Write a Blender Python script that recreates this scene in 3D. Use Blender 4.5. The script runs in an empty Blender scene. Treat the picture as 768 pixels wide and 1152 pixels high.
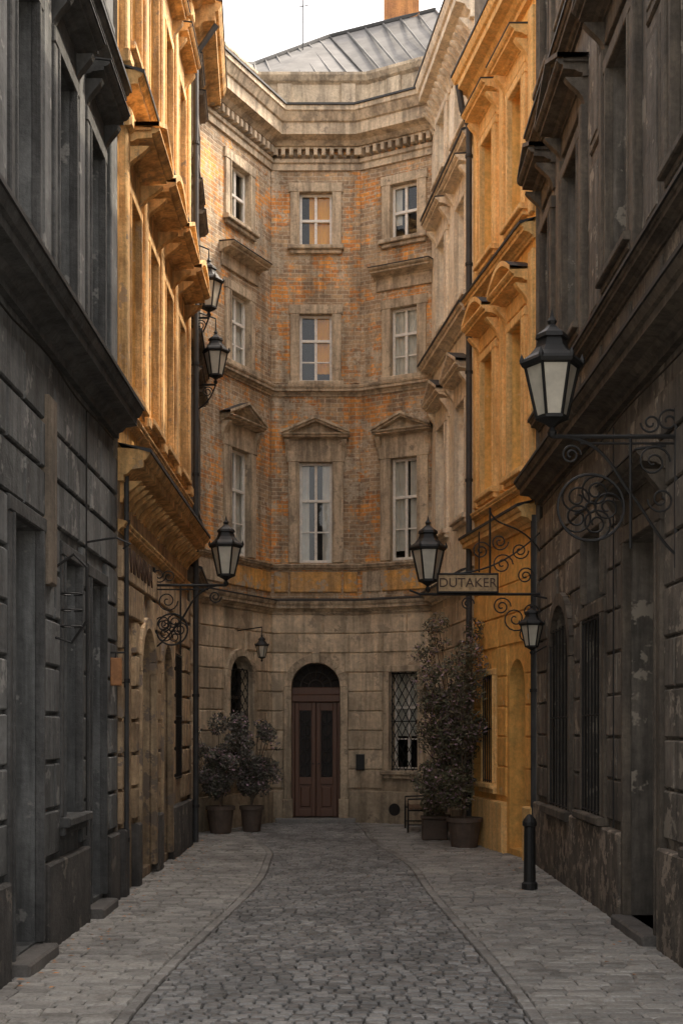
import bpy, math, random
from mathutils import Vector
random.seed(7)
R=random.Random(11)
# ------------------------------------------------------------ materials
def newmat(name):
    m=bpy.data.materials.new(name); m.use_nodes=True
    nt=m.node_tree; b=nt.nodes["Principled BSDF"]
    return m,nt,b
def N(nt,t,**k):
    n=nt.nodes.new(t)
    for a,v in k.items(): setattr(n,a,v)
    return n
def col(c): return (c[0],c[1],c[2],1)
def noise(nt,vec,scale,detail=6,rough=.6):
    n=N(nt,"ShaderNodeTexNoise"); n.inputs["Scale"].default_value=scale
    n.inputs["Detail"].default_value=min(detail,4.5); n.inputs["Roughness"].default_value=rough
    nt.links.new(vec,n.inputs["Vector"]); return n.outputs["Fac"]
def ramp(nt,fac,p0,p1,c0=(0,0,0),c1=(1,1,1)):
    r=N(nt,"ShaderNodeValToRGB"); e=r.color_ramp.elements
    e[0].position=p0;e[1].position=p1;e[0].color=col(c0);e[1].color=col(c1)
    nt.links.new(fac,r.inputs[0]); return r.outputs[0]
def mix(nt,a,b,fac,mode='MIX'):
    m=N(nt,"ShaderNodeMix",data_type='RGBA',blend_type=mode)
    for i,v in ((6,a),(7,b),(0,fac)):
        s=m.inputs[i]
        if isinstance(v,(int,float)): s.default_value=float(v) if i==0 else (v,v,v,1)
        elif isinstance(v,tuple): s.default_value=col(v)
        else: nt.links.new(v,s)
    return m.outputs[2]
def scaled(nt,vec,s):
    m=N(nt,"ShaderNodeMapping"); m.inputs["Scale"].default_value=s
    nt.links.new(vec,m.inputs[0]); return m.outputs[0]
def rnd_mul(nt,c,amt):
    a=N(nt,"ShaderNodeAttribute",attribute_name="rnd")
    mr=N(nt,"ShaderNodeMapRange"); mr.inputs[3].default_value=1-amt; mr.inputs[4].default_value=1+amt
    nt.links.new(a.outputs["Fac"],mr.inputs[0])
    return mix(nt,c,mr.outputs[0],1.0,'MULTIPLY')
def bumpn(nt,b,h,strength,dist=.02,prev=None):
    n=N(nt,"ShaderNodeBump"); n.inputs["Strength"].default_value=strength; n.inputs["Distance"].default_value=dist
    nt.links.new(h,n.inputs["Height"])
    if prev is not None: nt.links.new(prev,n.inputs["Normal"])
    nt.links.new(n.outputs[0],b.inputs["Normal"]); return n.outputs[0]
def stucco(name,c1,c2,scale=1.2,rough=.85,bump=.6,rnd=.12,streak=.35,patch=None,patch_t=.6,grime=.5,gz=1.6):
    m,nt,b=newmat(name)
    tc=N(nt,"ShaderNodeTexCoord").outputs["Object"]
    c=mix(nt,c1,c2,ramp(nt,noise(nt,tc,scale,8,.65),.38,.62))
    f=noise(nt,tc,scale*9,6,.75)
    c=mix(nt,c,ramp(nt,f,.3,.7,(.72,.72,.72),(1.2,1.2,1.2)),1.0,'MULTIPLY')
    st=noise(nt,scaled(nt,tc,(5,5,.45)),1.3,6,.65)
    c=mix(nt,c,ramp(nt,st,.38,.56,(1-streak,)*3,(1,1,1)),1.0,'MULTIPLY')
    if patch:
        pf=ramp(nt,noise(nt,tc,scale*1.7+.6,9,.72),patch_t-.02,patch_t+.02)
        c=mix(nt,c,patch,pf)
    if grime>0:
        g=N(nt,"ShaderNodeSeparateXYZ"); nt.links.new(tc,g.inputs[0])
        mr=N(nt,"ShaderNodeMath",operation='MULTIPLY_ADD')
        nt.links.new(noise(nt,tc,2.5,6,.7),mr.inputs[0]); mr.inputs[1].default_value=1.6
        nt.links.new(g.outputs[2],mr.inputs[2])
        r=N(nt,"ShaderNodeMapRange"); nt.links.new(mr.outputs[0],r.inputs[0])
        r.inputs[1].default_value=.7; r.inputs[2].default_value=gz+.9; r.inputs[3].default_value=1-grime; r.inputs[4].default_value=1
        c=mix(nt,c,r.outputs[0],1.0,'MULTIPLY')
    c=rnd_mul(nt,c,rnd)
    nt.links.new(c,b.inputs["Base Color"]); b.inputs["Roughness"].default_value=rough
    bumpn(nt,b,f,bump,.03)
    return m
def brickmat(name):
    m,nt,b=newmat(name)
    tcn=N(nt,"ShaderNodeTexCoord"); tc=tcn.outputs["Object"]; uv=tcn.outputs["UV"]
    wob=N(nt,"ShaderNodeTexNoise"); wob.inputs["Scale"].default_value=3; nt.links.new(uv,wob.inputs["Vector"])
    vm=N(nt,"ShaderNodeVectorMath",operation='MULTIPLY_ADD'); nt.links.new(wob.outputs["Color"],vm.inputs[0]); vm.inputs[1].default_value=(.045,.045,0); nt.links.new(uv,vm.inputs[2])
    def brk(c1,c2,mo,bias):
        br=N(nt,"ShaderNodeTexBrick"); nt.links.new(vm.outputs[0],br.inputs["Vector"])
        for k,v in (("Scale",1),("Brick Width",.26),("Row Height",.09),("Mortar Size",.011),("Mortar Smooth",.3),("Bias",bias),("Color1",col(c1)),("Color2",col(c2)),("Mortar",col(mo))): br.inputs[k].default_value=v
        return br
    br=brk((.56,.39,.23),(.32,.22,.14),(.58,.47,.34),0)
    br2=brk((.90,.40,.10),(.56,.23,.08),(.62,.47,.31),-.1)
    c=mix(nt,br.outputs["Color"],br2.outputs["Color"],ramp(nt,noise(nt,tc,1.0,9,.8),.495,.56))
    c=mix(nt,c,(.60,.50,.37),ramp(nt,noise(nt,scaled(nt,tc,(1,1,1.4)),1.3,10,.85),.535,.58,(0,0,0),(.85,.85,.85)))
    st=noise(nt,scaled(nt,tc,(5,5,.5)),1.0,6,.6)
    c=mix(nt,c,ramp(nt,st,.35,.6,(.58,.58,.58),(1.05,1.05,1.05)),1.0,'MULTIPLY')
    f=noise(nt,tc,18,6,.7)
    c=mix(nt,c,ramp(nt,f,.3,.7,(.68,.68,.68),(1.28,1.28,1.28)),1.0,'MULTIPLY')
    nt.links.new(c,b.inputs["Base Color"]); b.inputs["Roughness"].default_value=.9
    inv=N(nt,"ShaderNodeMath",operation='SUBTRACT'); nt.links.new(f,inv.inputs[0]); nt.links.new(br.outputs["Fac"],inv.inputs[1])
    bumpn(nt,b,inv.outputs[0],.7,.02)
    return m
def simple(name,c,rough=.5,metal=0,bump=.15,var=.25,scale=8,rnd=.0):
    m,nt,b=newmat(name); tc=N(nt,"ShaderNodeTexCoord").outputs["Object"]
    f=noise(nt,tc,scale,4,.65)
    cc=mix(nt,tuple(x*(1-var) for x in c),tuple(min(1,x*(1+var)) for x in c),ramp(nt,f,.3,.7))
    if rnd: cc=rnd_mul(nt,cc,rnd)
    nt.links.new(cc,b.inputs["Base Color"]); b.inputs["Roughness"].default_value=rough; b.inputs["Metallic"].default_value=metal
    if bump>.12: bumpn(nt,b,f,bump,.01)
    return m
def wood(name,c,rough=.45):
    m,nt,b=newmat(name); tc=N(nt,"ShaderNodeTexCoord").outputs["Object"]
    f=noise(nt,scaled(nt,tc,(30,30,1.5)),1.5,6,.6)
    cc=mix(nt,tuple(x*.55 for x in c),tuple(x*1.35 for x in c),f)
    nt.links.new(cc,b.inputs["Base Color"]); b.inputs["Roughness"].default_value=rough
    bumpn(nt,b,f,.3,.004); return m
def stone_mat(name,c1,c2,rough=.6,rnd=.35):
    m,nt,b=newmat(name); tc=N(nt,"ShaderNodeTexCoord").outputs["Object"]
    big=noise(nt,tc,.7,5,.65)
    c=mix(nt,c1,c2,ramp(nt,big,.38,.62))
    f=noise(nt,tc,32,4,.7)
    c=mix(nt,c,ramp(nt,f,.3,.7,(.72,.72,.72),(1.22,1.22,1.22)),1.0,'MULTIPLY')
    c=mix(nt,c,ramp(nt,noise(nt,tc,2.6,4,.75),.52,.64,(1,1,1),(.68,.67,.65)),1.0,'MULTIPLY')
    c=rnd_mul(nt,c,rnd)
    nt.links.new(c,b.inputs["Base Color"])
    nt.links.new(ramp(nt,big,.35,.7,(rough-.15,)*3,(rough+.2,)*3),b.inputs["Roughness"])
    bumpn(nt,b,f,.6,.012)
    return m
def glassmat(name,tint=(.82,.83,.8),refl=.035,k=.3):
    m,nt,b=newmat(name); nt.nodes.remove(b); out=nt.nodes["Material Output"]
    t=N(nt,"ShaderNodeBsdfTransparent"); t.inputs[0].default_value=col(tint)
    g=N(nt,"ShaderNodeBsdfGlossy"); g.inputs["Roughness"].default_value=.03
    tc=N(nt,"ShaderNodeTexCoord").outputs["Object"]
    bu=N(nt,"ShaderNodeBump"); bu.inputs["Strength"].default_value=.15; bu.inputs["Distance"].default_value=.03
    nt.links.new(noise(nt,tc,2.0,2,.5),bu.inputs["Height"]); nt.links.new(bu.outputs[0],g.inputs["Normal"])
    f=N(nt,"ShaderNodeLayerWeight"); f.inputs[0].default_value=.35
    ma=N(nt,"ShaderNodeMath",operation='MULTIPLY_ADD',use_clamp=True); nt.links.new(f.outputs["Fresnel"],ma.inputs[0]); ma.inputs[1].default_value=k; ma.inputs[2].default_value=refl
    mx=N(nt,"ShaderNodeMixShader"); nt.links.new(ma.outputs[0],mx.inputs[0]); nt.links.new(t.outputs[0],mx.inputs[1]); nt.links.new(g.outputs[0],mx.inputs[2])
    nt.links.new(mx.outputs[0],out.inputs[0]); return m
def leafmat(name,c1,c2):
    m,nt,b=newmat(name); tc=N(nt,"ShaderNodeTexCoord").outputs["Object"]
    c=mix(nt,c1,c2,ramp(nt,noise(nt,tc,5,4,.6),.35,.65)); c=rnd_mul(nt,c,.55)
    nt.links.new(c,b.inputs["Base Color"]); b.inputs["Roughness"].default_value=.6
    return m
M={}
M['brick']=brickmat("weathered_brick")
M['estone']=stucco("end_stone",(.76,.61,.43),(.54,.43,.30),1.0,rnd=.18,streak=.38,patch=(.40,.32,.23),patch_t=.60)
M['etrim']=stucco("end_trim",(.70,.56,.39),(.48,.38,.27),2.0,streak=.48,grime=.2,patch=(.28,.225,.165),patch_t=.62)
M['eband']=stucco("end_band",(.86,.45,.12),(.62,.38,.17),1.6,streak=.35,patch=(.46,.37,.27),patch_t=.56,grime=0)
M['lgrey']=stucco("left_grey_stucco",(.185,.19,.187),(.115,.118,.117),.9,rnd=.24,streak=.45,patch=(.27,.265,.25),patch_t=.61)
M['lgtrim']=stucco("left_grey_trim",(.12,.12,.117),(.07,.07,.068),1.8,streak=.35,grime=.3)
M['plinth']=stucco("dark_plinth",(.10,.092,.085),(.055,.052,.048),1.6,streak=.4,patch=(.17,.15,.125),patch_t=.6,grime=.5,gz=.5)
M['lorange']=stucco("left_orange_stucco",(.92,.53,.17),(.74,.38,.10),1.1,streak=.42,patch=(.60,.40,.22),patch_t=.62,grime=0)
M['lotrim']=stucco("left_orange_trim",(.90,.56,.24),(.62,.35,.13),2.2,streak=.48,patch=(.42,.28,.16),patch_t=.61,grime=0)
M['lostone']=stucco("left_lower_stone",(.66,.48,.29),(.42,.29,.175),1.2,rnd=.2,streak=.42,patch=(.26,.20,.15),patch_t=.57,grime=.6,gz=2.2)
M['lbrown']=stucco("left_brown_stucco",(.27,.215,.16),(.18,.145,.11),1.2,streak=.4)
M['rorange']=stucco("right_orange_stucco",(.98,.58,.17),(.93,.48,.12),.9,streak=.18,patch=(.86,.58,.28),patch_t=.66,grime=.2,rnd=.06)
M['rotrim']=stucco("right_orange_trim",(.97,.64,.27),(.86,.52,.19),2.2,streak=.25,grime=0)
M['cream']=stucco("cream_stucco",(.97,.86,.68),(.90,.76,.57),1.0,streak=.2,patch=(.74,.58,.40),patch_t=.63,grime=0,rnd=0)
M['crtrim']=stucco("cream_trim",(.92,.79,.60),(.74,.60,.44),2.0,streak=.3,grime=0,rnd=0)
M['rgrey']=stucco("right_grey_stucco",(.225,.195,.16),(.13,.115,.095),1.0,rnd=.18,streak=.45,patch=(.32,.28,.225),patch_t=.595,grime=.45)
M['rgtrim']=stucco("right_grey_trim",(.18,.148,.112),(.105,.088,.07),1.8,streak=.4,grime=.3)
M['rplinth']=stucco("peeling_plinth",(.20,.165,.13),(.105,.09,.072),2.2,streak=.4,patch=(.33,.27,.21),patch_t=.55,grime=.4,gz=.6)
M['lead']=simple("lead_flashing",(.04,.04,.04),.65,.1,.3,.3,4)
M['roof']=simple("sheet_metal_roof",(.115,.11,.105),.85,0,.3,.4,1.3)
M['iron']=simple("black_iron",(.012,.0115,.011),.6,0,.1,.3,20)
M['wframe']=simple("white_window_paint",(.78,.74,.67),.5,0,.1,.15,12)
M['dframe']=simple("dark_window_paint",(.05,.04,.033),.6,0,.1,.2,12)
M['ogframe']=simple("ochre_window_paint",(.34,.20,.09),.5,0,.1,.2,12)
M['glass']=glassmat("window_glass")
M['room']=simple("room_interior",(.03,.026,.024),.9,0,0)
M['curt_w']=simple("white_curtain",(.74,.72,.68),.9,0,0,.15,3)
M['refl_o']=simple("painted_orange_reflection",(1.0,.47,.05),.9,0,0,.12,3)  # sunlit reflection in the panes, put into the colour of a sheet behind them
M['doorwood']=wood("door_wood",(.125,.055,.03))
M['darkwood']=wood("dark_wood",(.04,.027,.02),.55)
M['benchwood']=wood("bench_wood",(.16,.09,.05),.55)
M['cobble']=stone_mat("cobblestone",(.235,.228,.218),(.155,.152,.146),.47,.40)
M['paver']=stone_mat("pavement_stone",(.31,.295,.27),(.22,.21,.195),.62,.25)
M['kerb']=stone_mat("kerb_stone",(.25,.24,.222),(.19,.18,.17),.6,.25)
M['step']=stone_mat("worn_step_stone",(.13,.12,.11),(.085,.08,.075),.6,.1)
M['grout']=stucco("sandy_joint",(.12,.112,.10),(.085,.08,.07),2,grime=0,streak=0)
M['terracotta']=simple("planter_clay",(.09,.065,.05),.7,0,.4,.3,6)
M['soil']=simple("soil",(.04,.03,.02),.95)
M['bark']=simple("bark",(.10,.075,.055),.9,0,.6,.3,20)
M['leaf']=leafmat("leaf_green",(.085,.095,.05),(.14,.12,.08))
M['leafp']=leafmat("leaf_purple_grey",(.13,.115,.105),(.085,.088,.06))
M['flower']=leafmat("mauve_blossom",(.34,.22,.27),(.28,.2,.22))
M['dryleaf']=leafmat("dry_leaf",(.45,.20,.05),(.30,.12,.04))
M['milk']=simple("frosted_lamp_glass",(.54,.50,.41),.35,0,.05,.15,6)
M['signp']=simple("sign_paint",(.50,.34,.18),.6,0,.2,.35,12)
M['signl']=simple("sign_lettering",(.07,.035,.02),.6)
M['plaque']=simple("painted_plaque",(.40,.18,.07),.5,0,.2,.3,10)
M['chim']=stucco("chimney_brick",(.60,.27,.09),(.42,.18,.07),3,grime=0)
# ------------------------------------------------------------ mesh builder
class MB:
    def __init__(s): s.v=[];s.f=[];s.m=[];s.uv=[];s.r=[];s.mats=[];s.rnd=.5;s.smooth=[]
    def mi(s,k):
        if k not in s.mats: s.mats.append(k)
        return s.mats.index(k)
    def face(s,pts,mat,uv=None,smooth=False):
        b=len(s.v); s.v.extend(pts); s.f.append(tuple(range(b,b+len(pts)))); s.m.append(s.mi(mat)); s.r.append(s.rnd); s.smooth.append(smooth)
        if uv is None: uv=[(p[0]+p[1],p[2]) for p in pts]
        s.uv.extend(uv)
    def build(s,name,parent=None):
        me=bpy.data.meshes.new(name); me.from_pydata(s.v,[],s.f); 
        for k in s.mats: me.materials.append(M[k])
        me.polygons.foreach_set("material_index",s.m)
        me.polygons.foreach_set("use_smooth",s.smooth)
        u=me.uv_layers.new(name="UVMap"); u.data.foreach_set("uv",[c for t in s.uv for c in t])
        a=me.attributes.new("rnd",'FLOAT','FACE'); a.data.foreach_set("value",s.r)
        me.update(); o=bpy.data.objects.new(name,me); bpy.context.scene.collection.objects.link(o)
        if parent: o.parent=parent
        return o
class Obj:
    def __init__(s,name): s.name=name; s.parts={}
    def p(s,k):
        if k not in s.parts: s.parts[k]=MB()
        return s.parts[k]
    def finish(s):
        e=bpy.data.objects.new(s.name,None); bpy.context.scene.collection.objects.link(e); e.empty_display_size=.3
        for k,mb in s.parts.items(): mb.build(k,e)
        return e
class Fr:
    def __init__(s,p0,p1,sign=1):
        dx,dy=p1[0]-p0[0],p1[1]-p0[1]; L=math.hypot(dx,dy); s.L=L; s.p0=p0; s.t=(dx/L,dy/L); s.n=(sign*dy/L,-sign*dx/L)
    def __call__(s,a,d,z): return (s.p0[0]+s.t[0]*a+s.n[0]*d, s.p0[1]+s.t[1]*a+s.n[1]*d, z)
def box(mb,fr,s0,s1,d0,d1,z0,z1,mat,c=0.0):
    P=fr
    def q(L,uv): mb.face([P(*p) for p in L],mat,uv)
    if c<=0 or c*2>=min(s1-s0,z1-z0): c=0
    e=d1-c
    q([(s0,e,z0),(s0,d0,z0),(s0,d0,z1),(s0,e,z1)],[(e,z0),(d0,z0),(d0,z1),(e,z1)])
    q([(s1,d0,z0),(s1,e,z0),(s1,e,z1),(s1,d0,z1)],[(d0,z0),(e,z0),(e,z1),(d0,z1)])
    q([(s0,d0,z0),(s0,e,z0),(s1,e,z0),(s1,d0,z0)],[(s0,d0),(s0,e),(s1,e),(s1,d0)])
    q([(s0,e,z1),(s0,d0,z1),(s1,d0,z1),(s1,e,z1)],[(s0,e),(s0,d0),(s1,d0),(s1,e)])
    if c:
        A=[(s0,e,z0),(s1,e,z0),(s1,e,z1),(s0,e,z1)]; B=[(s0+c,d1,z0+c),(s1-c,d1,z0+c),(s1-c,d1,z1-c),(s0+c,d1,z1-c)]
        for i in range(4):
            j=(i+1)%4; L=[A[i],A[j],B[j],B[i]]; q(L,[(p[0],p[2]) for p in L])
        q(B,[(p[0],p[2]) for p in B])
    else:
        L=[(s0,d1,z0),(s1,d1,z0),(s1,d1,z1),(s0,d1,z1)]; q(L,[(p[0],p[2]) for p in L])
    L=[(s0,d0,z0),(s1,d0,z0),(s1,d0,z1),(s0,d0,z1)]; q(L,[(p[0],p[2]) for p in L])
def sweep(mb,pts,sign,prof,mat,caps=True):
    n=len(pts); offs=[]
    for i in range(n):
        ns=[]
        for a,b in ((i-1,i),(i,i+1)):
            if a<0 or b>=n: continue
            dx,dy=pts[b][0]-pts[a][0],pts[b][1]-pts[a][1]; L=math.hypot(dx,dy); ns.append((sign*dy/L,-sign*dx/L))
        if len(ns)==1: o=ns[0]
        else:
            mx,my=ns[0][0]+ns[1][0],ns[0][1]+ns[1][1]; k=2/(mx*mx+my*my); o=(mx*k,my*k)
        offs.append(o)
    rings=[[(p[0]+o[0]*d,p[1]+o[1]*d,z) for d,z in prof] for p,o in zip(pts,offs)]
    S=0
    for i in range(n-1):
        L=math.hypot(pts[i+1][0]-pts[i][0],pts[i+1][1]-pts[i][1])
        for j in range(len(prof)-1):
            mb.face([rings[i][j],rings[i+1][j],rings[i+1][j+1],rings[i][j+1]],mat,[(S,prof[j][1]),(S+L,prof[j][1]),(S+L,prof[j+1][1]),(S,prof[j+1][1])])
        S+=L
    if caps:
        for r in (rings[0],rings[-1]): mb.face(list(r),mat)
def seg(fr,s0,s1): 
    a=fr(s0,0,0); b=fr(s1,0,0); return [(a[0],a[1]),(b[0],b[1])]
def cornice_prof(z,h,d,steps=4):
    P=[(-.01,z)]
    P+= [(d*.18,z),(d*.18,z+h*.18),(d*.30,z+h*.22),(d*.42,z+h*.36),(d*.80,z+h*.42),(d*.80,z+h*.66),(d*.90,z+h*.70),(d*.97,z+h*.82),(d,z+h*.88),(d,z+h),(-.01,z+h+.03)]
    return P
def wall(mb,fr,s0,s1,z0,z1,ops,mat,rev=.22,rmat=None):
    rmat=rmat or mat
    S=sorted({s0,s1,*[o[0] for o in ops],*[o[1] for o in ops]}); Z=sorted({z0,z1,*[o[2] for o in ops],*[o[3] for o in ops]})
    S=[a for a in S if s0<=a<=s1]; Z=[a for a in Z if z0<=a<=z1]
    for i in range(len(S)-1):
        for j in range(len(Z)-1):
            a,b=(S[i]+S[i+1])/2,(Z[j]+Z[j+1])/2
            if any(o[0]<a<o[1] and o[2]<b<o[3] for o in ops): continue
            L=[(S[i],Z[j]),(S[i+1],Z[j]),(S[i+1],Z[j+1]),(S[i],Z[j+1])]
            mb.face([fr(p[0],0,p[1]) for p in L],mat,L)
    for o in ops:
        a,b,c,d=o[:4]; arch=len(o)>4 and o[4]
        if not(s0<=a and b<=s1): continue
        r=(b-a)/2; zt=d-r if arch else d
        for ss in (a,b):
            mb.face([fr(ss,0,c),fr(ss,-rev,c),fr(ss,-rev,zt),fr(ss,0,zt)],rmat)
        mb.face([fr(a,0,c),fr(b,0,c),fr(b,-rev,c),fr(a,-rev,c)],rmat)
        if not arch: mb.face([fr(a,0,d),fr(b,0,d),fr(b,-rev,d),fr(a,-rev,d)],rmat)
        else:
            n=16; m=(a+b)/2
            arc=[(m-r*math.cos(math.pi*k/n),zt+r*math.sin(math.pi*k/n)) for k in range(n+1)]
            for k in range(n):
                p,q=arc[k],arc[k+1]; cr=(a,d) if k<n//2 else (b,d)
                mb.face([fr(p[0],0,p[1]),fr(q[0],0,q[1]),fr(cr[0],0,cr[1])],mat,[p,q,cr])
                mb.face([fr(p[0],0,p[1]),fr(q[0],0,q[1]),fr(q[0],-rev,q[1]),fr(p[0],-rev,p[1])],rmat)
def rustic(mb,fr,s0,s1,z0,z1,ops,mat,ch=.42,bw=1.0,proj=.035,gap=.022,pad=.0):
    nrow=max(1,round((z1-z0)/ch)); ch=(z1-z0)/nrow
    for r in range(nrow):
        za,zb=z0+r*ch+gap/2,z0+(r+1)*ch-gap/2
        iv=[(s0,s1)]
        for o in ops:
            a,b,c,d=o[0]-pad,o[1]+pad,o[2]-pad*.5,o[3]+pad
            if c<zb and d>za:
                if len(o)>4 and o[4] :
                    rr=(o[1]-o[0])/2+pad; zc=o[3]-(o[1]-o[0])/2; 
                    if za>zc:
                        h=math.sqrt(max(0,rr*rr-(za-zc)**2)); mm=(o[0]+o[1])/2; a,b=mm-h,mm+h
                new=[]
                for x,y in iv:
                    if b<=x or a>=y: new.append((x,y)); continue
                    if a>x: new.append((x,a))
                    if b<y: new.append((b,y))
                iv=new
        off=(r%2)*bw/2
        for x,y in iv:
            k=math.floor((x-off)/bw); cuts=[x]
            t=(k+1)*bw+off
            while t<y-.12:
                if t>x+.12: cuts.append(t)
                t+=bw
            cuts.append(y)
            for i in range(len(cuts)-1):
                if cuts[i+1]-cuts[i]<.06: continue
                mb.rnd=R.random()
                box(mb,fr,cuts[i]+(gap/2 if i else 0),cuts[i+1]-(gap/2 if i<len(cuts)-2 else 0),-.005,proj+R.uniform(-.004,.004),za,zb,mat,.014)
    mb.rnd=.5
def window(B,fr,s0,s1,z0,z1,rev=.22,fm='wframe',tr=.64,rows=(0,),curt=None,mull=True,fw=.055,arch=False,sub=True):
    W=B.p('window_frames'); G=B.p('window_glass'); I=B.p('room_interiors')
    d=-rev; T=.055
    zt=z1
    box(W,fr,s0,s0+fw,d-.01,d+T,z0,zt,fm,.006); box(W,fr,s1-fw,s1,d-.01,d+T,z0,zt,fm,.006)
    box(W,fr,s0+fw,s1-fw,d-.01,d+T-.004,z0,z0+fw*1.2,fm,.006)
    if not arch: box(W,fr,s0+fw,s1-fw,d-.01,d+T-.004,zt-fw,zt,fm,.006)
    m=(s0+s1)/2; ztr=z0+(z1-z0)*tr
    if mull: box(W,fr,m-fw*.55,m+fw*.55,d-.01,d+T-.008,z0+fw,zt-(0 if arch else fw),fm,.006)
    if tr<1: box(W,fr,s0+fw,s1-fw,d-.01,d+T+.006,ztr-fw*.55,ztr+fw*.55,fm,.006)
    if sub:
        for zz in ([z0+(ztr-z0)/2] if tr<1 else [z0+(z1-z0)/3,z0+2*(z1-z0)/3]):
            box(W,fr,s0+fw,s1-fw,d,d+T-.02,zz-.015,zz+.015,fm)
    gd=d+.012
    mid=[s0+.01,m,s1-.01] if mull else [s0+.01,s1-.01]
    zz=[z0,ztr,z1] if tr<1 else [z0,z1]
    for i in range(len(mid)-1):
        for j in range(len(zz)-1):
            a=R.uniform(-.008,.008); b2=R.uniform(-.012,.012)
            G.face([fr(mid[i],gd+a,zz[j]),fr(mid[i+1],gd-a,zz[j]),fr(mid[i+1],gd-a+b2,zz[j+1]),fr(mid[i],gd+a+b2,zz[j+1])],'glass')
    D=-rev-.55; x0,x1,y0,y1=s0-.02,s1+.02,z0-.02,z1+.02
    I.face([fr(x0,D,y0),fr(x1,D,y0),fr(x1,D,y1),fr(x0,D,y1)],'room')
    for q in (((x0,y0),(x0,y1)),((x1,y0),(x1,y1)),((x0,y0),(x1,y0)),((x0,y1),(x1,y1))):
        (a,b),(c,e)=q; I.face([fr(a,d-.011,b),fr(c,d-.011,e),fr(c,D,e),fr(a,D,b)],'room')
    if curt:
        C=B.p('curtains');  # curtains, and the orange sheets painted as a reflection
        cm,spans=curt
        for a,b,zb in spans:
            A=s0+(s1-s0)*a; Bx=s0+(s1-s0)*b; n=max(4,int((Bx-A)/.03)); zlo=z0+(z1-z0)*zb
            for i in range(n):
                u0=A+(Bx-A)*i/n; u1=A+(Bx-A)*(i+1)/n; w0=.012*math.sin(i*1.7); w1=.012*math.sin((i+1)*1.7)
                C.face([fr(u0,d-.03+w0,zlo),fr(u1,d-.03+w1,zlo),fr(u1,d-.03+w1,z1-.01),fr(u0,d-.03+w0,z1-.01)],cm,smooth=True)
def surround(mb,fr,s0,s1,z0,z1,w,mat,pr=.06,sill=True,ears=True):
    box(mb,fr,s0-w,s0,-.004,pr,z0,z1,mat,.012); box(mb,fr,s1,s1+w,-.004,pr,z0,z1,mat,.012)
    box(mb,fr,s0-w*(1.15 if ears else 1),s1+w*(1.15 if ears else 1),-.006,pr+.006,z1,z1+w,mat,.012)
    box(mb,fr,s0-.035,s0-.001,pr-.01,pr+.018,z0+.002,z1-.002,mat,.006); box(mb,fr,s1+.001,s1+.035,pr-.01,pr+.018,z0+.002,z1-.002,mat,.006)
    if sill:
        box(mb,fr,s0-w*1.25,s1+w*1.25,-.01,pr+.09,z0-.09,z0-.002,mat,.015)
        box(mb,fr,s0-w*1.0,s1+w*1.0,-.008,pr+.03,z0-.17,z0-.09,mat,.01)
def console(mb,fr,s,w,z0,z1,d,mat):
    n=8; prof=[]
    for i in range(n+1):
        t=i/n; prof.append((.03+ (d-.03)*(t**1.6)*(1-.12*math.sin(t*math.pi*2)), z0+(z1-z0)*t))
    prof=[(-.005,z0)]+prof+[(-.005,z1)]
    for a in (s-w/2,s+w/2): mb.face([fr(a,p[0],p[1]) for p in prof],mat)
    for i in range(len(prof)-1):
        p,q=prof[i],prof[i+1]; mb.face([fr(s-w/2,p[0],p[1]),fr(s+w/2,p[0],p[1]),fr(s+w/2,q[0],q[1]),fr(s-w/2,q[0],q[1])],mat)
def hood(mb,fr,s0,s1,z,kind,mat,d=.28,h=.16,lead=True,brack=True):
    box(mb,fr,s0+.05,s1-.05,-.005,.05,z-.26,z,mat,.01)
    if brack:
        for s in (s0+.09,s1-.09): console(mb,fr,s,.11,z-.34,z-.001,d*.72,mat)
    sweep(mb,seg(fr,s0,s1),fr.sgn,cornice_prof(z,h,d),mat)
    m=(s0+s1)/2
    if kind=='tri':
        H=(s1-s0)*.22; zb=z+h+.02
        A=[(s0-.02,zb),(s1+.02,zb),(m,zb+H)]
        mb.face([fr(p[0],.06,p[1]) for p in A],mat)
        for a,b in (((s0-.03),m),((s1+.03),m)):
            za=zb-.01; 
            for dd,th,tt in ((d,.055,.0),(d*.8,.05,-.05)):
                L=[(a,za+tt),(b,za+H+tt),(b,za+H+th+tt),(a,za+th+tt)]
                mb.face([fr(p[0],dd,p[1]) for p in L],mat)
                mb.face([fr(L[0][0],dd,L[0][1]),fr(L[1][0],dd,L[1][1]),fr(L[1][0],0,L[1][1]),fr(L[0][0],0,L[0][1])],mat)
                mb.face([fr(L[3][0],dd,L[3][1]),fr(L[2][0],dd,L[2][1]),fr(L[2][0],0,L[2][1]),fr(L[3][0],0,L[3][1])],'lead' if lead else mat)
    elif kind=='seg':
        H=(s1-s0)*.2; zb=z+h+.01; n=12
        arc=[(s0+(s1-s0)*k/n, zb+H*math.sin(math.pi*k/n)) for k in range(n+1)]
        mb.face([fr(p[0],.06,p[1]) for p in arc],mat)
        for k in range(n):
            p,q=arc[k],arc[k+1]
            mb.face([fr(p[0],d,p[1]-.03),fr(q[0],d,q[1]-.03),fr(q[0],d,q[1]+.05),fr(p[0],d,p[1]+.05)],mat)
            mb.face([fr(p[0],d,p[1]-.03),fr(q[0],d,q[1]-.03),fr(q[0],0,q[1]-.03),fr(p[0],0,p[1]-.03)],mat)
            mb.face([fr(p[0],d,p[1]+.05),fr(q[0],d,q[1]+.05),fr(q[0],0,q[1]+.05),fr(p[0],0,p[1]+.05)],'lead' if lead else mat)
    elif lead:
        sweep(mb,seg(fr,s0-.01,s1+.01),fr.sgn,[(-.01,z+h+.035),(d+.015,z+h+.004),(d+.015,z+h+.018),(-.01,z+h+.06)],'lead')
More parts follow.
